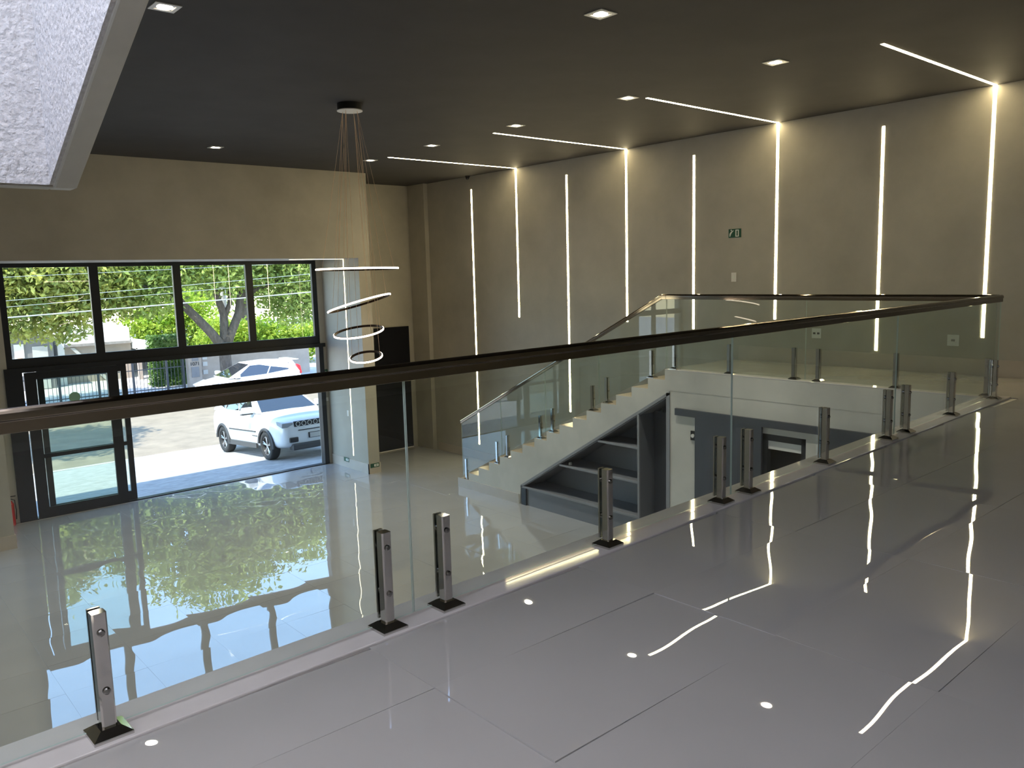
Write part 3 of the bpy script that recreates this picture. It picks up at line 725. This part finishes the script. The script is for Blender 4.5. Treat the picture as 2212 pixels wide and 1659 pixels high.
tree('street_tree', 'large street tree with forked grey trunk behind the hatchback', tb_,
     ([(0, 0, -0.2), (0.02, 0, 0.6), (0.0, 0, 1.6), (0.02, 0, 2.3)], [0.34, 0.29, 0.27, 0.30]),
     [([(-0.05, 0, 2.0), (-0.55, 0.0, 2.75), (-1.15, 0.1, 3.5), (-1.75, 0.2, 4.2), (-2.6, 0.3, 5.6)], [0.24, 0.21, 0.2, 0.18, 0.10]),
      ([(0.03, 0.05, 2.1), (0.10, 0.1, 2.9), (0.12, 0.1, 3.6), (-0.05, 0.2, 4.3), (-0.4, 0.3, 6.2)], [0.24, 0.20, 0.18, 0.15, 0.08]),
      ([(0.12, 0.1, 3.4), (0.45, 0.1, 4.1), (0.6, 0.3, 5.3)], [0.13, 0.11, 0.06]),
      ([(0.08, 0, 2.05), (0.42, -0.1, 2.9), (0.75, -0.1, 3.6), (0.95, 0, 4.4), (1.9, 0.2, 6.0)], [0.22, 0.20, 0.20, 0.17, 0.09]),
      ([(-1.75, 0.2, 4.2), (-3.2, -0.4, 4.9), (-4.6, -0.8, 5.4)], [0.12, 0.09, 0.04]),
      ([(0.95, 0, 4.4), (2.4, -0.3, 5.0), (4.0, -0.5, 5.2)], [0.12, 0.09, 0.04])],
     [(-3.4, 0.2, 6.0, 2.6, 2.6, 1.9), (0.2, 0.4, 6.8, 2.8, 2.6, 2.2), (3.6, 0.2, 5.4, 2.6, 2.4, 2.2), (-1.2, 0.0, 9.0, 3.2, 2.8, 2.2),
      (3.0, 0.3, 8.4, 2.8, 2.6, 1.9), (5.6, 0.0, 7.0, 2.0, 2.2, 1.7), (-0.2, -1.4, 5.5, 1.3, 1.0, 0.9), (3.3, -0.6, 3.6, 1.5, 1.0, 0.8), (-3.3, -0.6, 4.3, 1.4, 1.1, 0.8),
      (5.0, 0.2, 4.2, 1.3, 1.2, 1.0), (-4.6, -0.4, 7.6, 1.8, 1.8, 1.4)],
     46000, leaf1, seed=11)
tree('street_tree', 'spreading olive green street tree whose branches hang over the garage', (4.3, 37.4, -0.55),
     ([(0, 0, -0.2), (0, 0, 1.4), (0.1, 0, 2.8)], [0.34, 0.28, 0.24]),
     [([(0.1, 0, 2.7), (1.2, 0, 3.9), (2.8, -0.2, 4.9), (4.2, -0.3, 5.4)], [0.19, 0.15, 0.10, 0.04]), ([(0.1, 0, 2.7), (-0.8, 0.2, 4.2), (-1.8, 0.3, 6)], [0.19, 0.14, 0.06]),
      ([(2.8, -0.2, 4.9), (3.9, -0.3, 4.4), (4.9, -0.4, 4.5)], [0.06, 0.05, 0.02])],
     [(0.3, 0, 6.2, 2.9, 2.5, 2.3), (3.4, -0.2, 6.0, 2.6, 2.4, 2.0), (2.6, -0.3, 4.2, 1.7, 1.4, 0.9), (4.4, -0.3, 4.1, 1.2, 1.2, 0.7), (-2.4, 0, 5.4, 2.2, 2.2, 1.9), (1.6, 0, 7.9, 2.6, 2.4, 1.5),
      (5.4, -0.2, 5.4, 1.6, 1.6, 1.3), (2.0, -0.4, 3.4, 0.9, 0.8, 0.55), (3.6, -0.3, 3.3, 1.3, 0.9, 0.6), (5.8, -0.3, 4.3, 1.3, 1.0, 0.8), (1.2, -0.2, 4.6, 1.6, 1.2, 1.1)],
     42000, leaf2, seed=5)
tree('street_tree', 'tall mid green tree far behind the white house', (11.3, 54.2, -0.2),
     ([(0, 0, -0.2), (0, 0, 3), (0.2, 0, 5)], [0.4, 0.3, 0.2]), [([(0.1, 0, 4.4), (1.5, 0, 6.2), (2.2, 0.2, 7.6)], [0.16, 0.10, 0.05])],
     [(0, 0, 6.6, 4.4, 3, 3.0), (4.6, 0, 6.4, 3.8, 3, 3.0), (-4.2, 0, 6.4, 3.6, 3, 3.0), (1.0, 0, 9.2, 4, 3, 2.6), (9.5, 0, 6.2, 3.6, 3, 3.2)], 24000, leaf1, 0.25, 0.5, seed=8)
tree('street_tree', 'tall tree far behind the beige garden wall', (26.0, 61.5, -0.2),
     ([(0, 0, -0.2), (0, 0, 3), (0.2, 0, 5)], [0.4, 0.3, 0.2]), [([(0.1, 0, 4.4), (1.5, 0, 6.2), (2.2, 0.2, 7.6)], [0.16, 0.10, 0.05])],
     [(0, 0, 6.4, 4.2, 3, 3.6), (4.8, 0, 6.8, 3.6, 3, 3.4), (-3.6, 0, 6.4, 3.6, 3, 3.4), (1.0, 0, 9.0, 4, 3, 2.2)], 18000, leaf1, 0.25, 0.5, seed=9)
tree('street_tree', 'tall street tree on the near kerb that shades the road', (-0.6, 24.6, -0.6),
     ([(0, 0, -0.2), (0.1, 0.2, 3), (0.5, 0.8, 6.5), (0.8, 1.2, 8.2)], [0.32, 0.26, 0.2, 0.12]), [([(0.4, 0.6, 5.8), (1.6, 1.6, 8.0), (2.2, 2.4, 9.2)], [0.13, 0.09, 0.04]), ([(0.3, 0.5, 5.4), (-0.8, 1.6, 7.8)], [0.12, 0.05])],
     [(1.0, 1.6, 9.8, 2.0, 1.9, 1.0), (2.4, 3.4, 9.6, 1.6, 1.5, 0.8), (-0.6, 2.2, 9.2, 1.6, 1.6, 0.9), (1.2, 4.6, 9.9, 1.8, 1.4, 0.8)], 7000, leaf1, 0.18, 0.4, seed=14)
def bush(label, base, blobs, n, mat, seed):
    t = thing('garden_bush', label, 'bush', base, 0)
    MB().tube([(0, 0, -0.3), (0.1, 0, 1.0)], [0.12, 0.06], 8).build('stem', bark, t)
    link('foliage', leaves(blobs, n, 0.16, 0.36, random.Random(seed)), mat, t, 'stuff')
bush('bright yellow green bush above the beige garden wall', (19.6, 44.5, -0.3), [(-2.0, 0, 1.6, 1.6, 1.0, 1.5), (0.3, 0, 1.5, 2.0, 1.1, 1.4), (2.8, 0, 1.4, 1.7, 1.1, 1.2), (0.3, 0, 0.4, 3.0, 1.0, 0.7)], 11000, leaf3, 21)
bush('bright lime green bush behind the carport and pillar', (16.9, 49.4, -0.3), [(-1.6, 0, 2.3, 1.8, 1.2, 1.6), (0.6, 0, 2.7, 1.8, 1.2, 1.8), (-0.3, 0, 0.9, 2.4, 1.1, 1.0)], 9000, leaf3, 22)
hg = thing('garden_hedge', 'clipped dark green hedge behind the steel fence', 'hedge', (13.55, 41.6, -0.5))
MB().box(-0.75, 0.75, -0.3, 0.3, 0, 2.35).build('core', hedge_l, hg)
rr = random.Random(4); v = []; f = []
for _ in range(7000):
    p = Vector((rr.uniform(-0.92, 0.92), rr.uniform(-0.45, 0.45), rr.uniform(0, 2.55)))
    s = rr.uniform(0.08, 0.18); d = Vector((rr.gauss(0, 1), rr.gauss(0, 1), rr.gauss(0, 1))).normalized(); e_ = d.orthogonal().normalized()
    b = len(v); v += [tuple(p-d*s*.5), tuple(p+e_*s*.3), tuple(p+d*s*.5), tuple(p-e_*s*.3)]; f.append((b, b+1, b+2, b+3))
me = bpy.data.meshes.new('foliage'); me.from_pydata(v, [], f); link('foliage', me, hedge_l, hg, 'stuff')

# ================================================================== CARS
def loft_body(sts):
    """stations: (x, zbottom, ztop, halfwidth)"""
    m = MB(); n = None
    for (x, zb_, zt_, hw) in sts:
        h_ = [(0, zb_), (hw*0.86, zb_), (hw*0.985, zb_+0.10), (hw, zb_+(zt_-zb_)*0.45), (hw*0.985, zb_+(zt_-zb_)*0.72), (hw*0.95, zt_-0.05), (hw*0.86, zt_), (hw*0.45, zt_+0.035), (0, zt_+0.045)]
        full = h_+[(-y, z) for y, z in h_[-2:0:-1]]
        n = len(full); m.v += [(x, y, z) for y, z in full]
    for i in range(len(sts)-1):
        for k in range(n):
            k2 = (k+1) % n; m.f.append((i*n+k, i*n+k2, (i+1)*n+k2, (i+1)*n+k))
    m.f.append(tuple(range(n))[::-1]); e = (len(sts)-1)*n; m.f.append(tuple(e+k for k in range(n)))
    return m
def make_car(name, label, P, loc, rot, scale, group=None):
    car = thing(name, label, 'car', loc, 0, group); car.rotation_euler = rot; car.scale = (scale,)*3
    tmp = link('tmp', loft_body(P['st']).mesh('body'), car_w)
    ss = tmp.modifiers.new('s', 'SUBSURF'); ss.levels = 2; ss.render_levels = 2
    cut = MB()
    for ax in P['axles']:
        for s in (-1, 1): cut.tube([(ax, s*0.60, P['wr']+0.005), (ax, s*1.3, P['wr']+0.005)], P['wr']*1.13, 32)
    ct = link('cut', cut.mesh('cut'), clad_m)
    bo = tmp.modifiers.new('b', 'BOOLEAN'); bo.operation = 'DIFFERENCE'; bo.object = ct; bo.solver = 'EXACT'
    dg = bpy.context.evaluated_depsgraph_get(); me = bpy.data.meshes.new_from_object(tmp.evaluated_get(dg))
    bpy.data.objects.remove(tmp); bpy.data.objects.remove(ct)
    me.materials.clear(); me.materials.append(car_w)
    bd_ = link('body', me, None, car)
    for p in me.polygons: p.use_smooth = True
    # cabin
    xb0, xb1, xt0, xt1, hb, ht, z0, z1, z1r = P['cabin']
    B = [Vector((xb1, -hb, z0)), Vector((xb1, hb, z0)), Vector((xb0, hb, z0)), Vector((xb0, -hb, z0))]
    T = [Vector((xt1, -ht, z1)), Vector((xt1, ht, z1)), Vector((xt0, ht, z1r)), Vector((xt0, -ht, z1r))]
    mid = [Vector(((xt0+xt1)/2, -ht, z1+0.035)), Vector(((xt0+xt1)/2, ht, z1+0.035))]
    m = MB(); m.v = [tuple(p) for p in B+T+mid]
    m.f = [(3, 2, 1, 0), (0, 1, 5, 4), (2, 3, 7, 6), (1, 2, 6, 9, 5), (3, 0, 4, 8, 7), (4, 5, 9, 8), (8, 9, 6, 7)]
    m.build('cabin', car_w, car, smooth=True, bevel=0.05, seg=4)
    def panel(nm, quad, uv, mat, off=0.006, parent=None, th=0.006):
        a, b, c, d = quad; nrm = (b-a).cross(d-a).normalized()
        if nrm.dot((a+b+c+d)/4-Vector((0, 0, 0.9))) < 0: nrm = -nrm
        pts = []
        for u, vv in uv:
            pts.append((a*(1-u)+b*u)*(1-vv)+(d*(1-u)+c*u)*vv)
        mm = MB(); k = len(pts)
        mm.v = [tuple(p+nrm*(off-th)) for p in pts]+[tuple(p+nrm*off) for p in pts]
        mm.f = [tuple(range(k))[::-1], tuple(range(k, 2*k))]+[(i, (i+1) % k, k+(i+1) % k, k+i) for i in range(k)]
        return mm.build(nm, mat, parent or car)
    ws = panel('windshield', (B[0], B[1], T[1], T[0]), [(0.05, 0.06), (0.95, 0.06), (0.93, 0.93), (0.07, 0.93)], car_g)
    panel('rear_window', (B[2], B[3], T[3], T[2]), [(0.08, 0.3), (0.92, 0.3), (0.9, 0.92), (0.1, 0.92)], car_g)
    for s in (0, 1):
        q = (B[3], B[0], T[0], T[3]) if s == 0 else (B[2], B[1], T[1], T[2])
        for uv in P['windows']: panel('side_window', q, uv, car_g)
    # wheels
    for ax in P['axles']:
        for s in (-1, 1):
            wy = s*(P['track'])
            wh = thing_part('wheel', car); wh.location = (ax, wy, P['wr'])
            R = P['wr']; hwid = 0.11
            MB().ring((0, 0, 0), [(R*0.66, -hwid), (R*0.93, -hwid), (R, -hwid*0.7), (R, hwid*0.7), (R*0.93, hwid), (R*0.66, hwid)], 32, Matrix.Rotation(PI/2, 3, 'X')).build('tyre', tyre, wh, smooth=True)
            o1 = s*hwid
            rm = MB().ring((0, 0, 0), [(R*0.60, o1*0.2), (R*0.68, o1*0.2), (R*0.68, o1*0.86), (R*0.60, o1*0.86)], 32, Matrix.Rotation(-PI/2, 3, 'X'))
            rm.tube([(0, o1*0.1, 0), (0, o1*0.75, 0)], R*0.13, 16)
            for k in range(5):
                a = 2*PI*k/5+0.3
                for da in (-0.13, 0.13):
                    rm.tube([(R*0.08*math.cos(a), o1*0.62, R*0.08*math.sin(a)), (R*0.65*math.cos(a+da), o1*0.72, R*0.65*math.sin(a+da))], R*0.05, 6)
            rm.build('rim', rim_m, wh)
            MB().tube([(0, o1*0.0, 0), (0, o1*0.15, 0)], R*0.66, 24).build('brake_disc', black_p, wh)
            arc = [(ax+R*1.15*math.cos(t), s*P['archy'], R+R*1.15*math.sin(t)) for t in [PI*k/16-0.12+0.0*k for k in range(17)]]
            MB().tube(arc, 0.040, 6).build('wheel_arch', clad_m if P['clad'] else car_w, car)
    for s in (-1, 1):
        mr = MB().box(-0.09, 0.09, -0.13, 0.13, -0.08, 0.08).build('mirror', car_w, car, bevel=0.04, seg=3)
        mr.location = (xb1-0.30, s*(hb+0.17), z0+0.10)
        bt = MB().box(-0.08, 0.08, -0.15, 0.12, -0.10, -0.075).build('mirror_base', black_p, mr)
        for hx in P['handles']: MB().box(hx-0.1, hx+0.1, s*P['hy']-0.012, s*P['hy']+0.012, z0-0.17, z0-0.135).build('door_handle', car_w, car)
        P['side'](car, s)
    P['ends'](car)
    return car
def thing_part(name, parent):
    o = bpy.data.objects.new(name, None); COL.objects.link(o); o.parent = parent; o.empty_display_size = 0.1
    return o
def suv_side(car, s):
    MB().box(-0.95, 0.80, s*0.86, s*0.915, 0.26, 0.38).build('sill_cladding', clad_m, car)
    MB().box(-0.80, 0.85, s*0.905, s*0.928, 0.66, 0.69).build('side_moulding', clad_m, car)
    MB().box(0.62, 0.92, s*0.905, s*0.924, 0.56, 0.58).build('badge_bar', clad_m, car)
    # head lamp, fog lamp recess, tail lamp
    MB().prism([(1.90, 0.86), (2.17, 0.80), (2.20, 0.92), (1.86, 0.95)], 'y', s*0.56, s*0.84).build('head_lamp', lampg, car, bevel=0.02)
    MB().prism([(2.02, 0.44), (2.215, 0.44), (2.222, 0.56), (2.02, 0.57)], 'y', s*0.46, s*0.68).build('fog_lamp_recess', black_p, car, bevel=0.02)
    MB().prism([(-2.05, 0.88), (-2.24, 0.86), (-2.22, 1.0), (-2.0, 1.02)], 'y', s*0.5, s*0.74).build('tail_lamp', taillamp, car, bevel=0.02)
def suv_ends(car):
    g = MB().box(2.0, 2.215, -0.54, 0.54, 0.80, 0.93).build('grille', black_p, car, bevel=0.015)
    for k in range(7):
        y = -0.45+k*0.15; MB().ring((0, 0, 0), [(0.045, -0.004), (0.06, -0.004), (0.06, 0.006), (0.045, 0.006)], 16, Matrix.Rotation(PI/2, 3, 'Y')).build('grille_slot', chrome, g).location = (2.217, y, 0.865)
    MB().box(2.05, 2.225, -0.45, 0.45, 0.70, 0.72).build('lower_slot', black_p, car)
    MB().box(2.0, 2.235, -0.62, 0.62, 0.25, 0.40).build('lower_bumper', clad_m, car, bevel=0.03)
    MB().box(2.2, 2.245, -0.20, 0.20, 0.50, 0.63).build('plate_holder', black_p, car); MB().box(2.245, 2.25, -0.18, 0.18, 0.51, 0.62).build('number_plate', conc_w, car)
    for yy in (0.35, -0.3): MB().tube([(0.87, yy, 1.10), (0.70, yy*0.4, 1.19)], 0.008, 6).build('wiper', black_p, car)
SUV = dict(st=[(2.21, 0.46, 0.80, 0.60), (2.17, 0.34, 0.93, 0.76), (2.0, 0.28, 0.99, 0.86), (1.7, 0.26, 1.03, 0.905), (1.32, 0.26, 1.06, 0.915), (0.9, 0.26, 1.09, 0.915), (0.5, 0.26, 1.10, 0.915),
                (-0.4, 0.26, 1.11, 0.915), (-1.3, 0.26, 1.13, 0.915), (-1.8, 0.28, 1.13, 0.90), (-2.12, 0.36, 1.10, 0.84), (-2.21, 0.48, 0.98, 0.72)],
           axles=(1.36, -1.28), wr=0.35, track=0.80, archy=0.905, clad=True, cabin=(-2.10, 0.92, -1.72, 0.05, 0.82, 0.62, 1.09, 1.60, 1.56),
           windows=[[(0.61, 0.10), (0.90, 0.10), (0.965, 0.88), (0.62, 0.90)], [(0.30, 0.12), (0.59, 0.10), (0.60, 0.90), (0.28, 0.88)], [(0.13, 0.32), (0.28, 0.16), (0.26, 0.86), (0.10, 0.80)]],
           handles=(0.0, -0.85), hy=0.925, side=suv_side, ends=suv_ends)
def hb_side(car, s):
    MB().box(-0.85, 0.8, s*0.80, s*0.855, 0.18, 0.24).build('sill', clad_m, car)
    MB().prism([(1.55, 0.70), (1.92, 0.62), (1.95, 0.70), (1.50, 0.86)], 'y', s*0.58, s*0.80).build('head_lamp', lampg, car, bevel=0.02)
    MB().prism([(-1.72, 1.22), (-1.93, 0.86), (-1.95, 0.92), (-1.90, 1.20), (-1.80, 1.27)], 'y', s*0.60, s*0.795).build('tail_lamp', taillamp, car, bevel=0.015)
def hb_ends(car):
    MB().box(1.8, 1.99, -0.5, 0.5, 0.30, 0.48).build('grille', black_p, car, bevel=0.02)
    MB().box(1.99, 2.0, -0.2, 0.2, 0.40, 0.5).build('number_plate', conc_w, car)
    MB().box(-1.95, -1.6, -0.55, 0.55, 1.43, 1.46).build('roof_spoiler', car_w, car, bevel=0.01)
HB = dict(st=[(1.99, 0.40, 0.58, 0.55), (1.94, 0.26, 0.68, 0.70), (1.75, 0.20, 0.78, 0.80), (1.4, 0.19, 0.87, 0.845), (1.0, 0.19, 0.93, 0.855), (0.6, 0.19, 0.96, 0.86),
              (-0.4, 0.19, 1.00, 0.86), (-1.2, 0.19, 1.04, 0.855), (-1.7, 0.22, 1.06, 0.82), (-1.93, 0.34, 1.0, 0.76), (-1.98, 0.44, 0.86, 0.66)],
          axles=(1.27, -1.22), wr=0.30, track=0.745, archy=0.835, clad=False, cabin=(-1.92, 1.15, -1.68, 0.10, 0.80, 0.58, 0.94, 1.44, 1.42),
          windows=[[(0.50, 0.12), (0.90, 0.06), (0.965, 0.86), (0.52, 0.90)], [(0.17, 0.30), (0.48, 0.14), (0.50, 0.90), (0.12, 0.86)]],
          handles=(0.05, -0.75), hy=0.868, side=hb_side, ends=hb_ends)
pit = math.atan(0.075)
SC = 1.12
sx, sy = 10.06, 22.02
make_car('parked_suv', 'white SUV parked nose toward the glass front on the forecourt', SUV, (sx, sy, gz(sy)), (0, -pit, -PI/2), SC)
hb1 = make_car('hatchback_car', 'white hatchback with red tail lamp parked across the street', HB, (14.85, 35.1, -0.66), (0, 0, PI), SC, 'white hatchback cars')
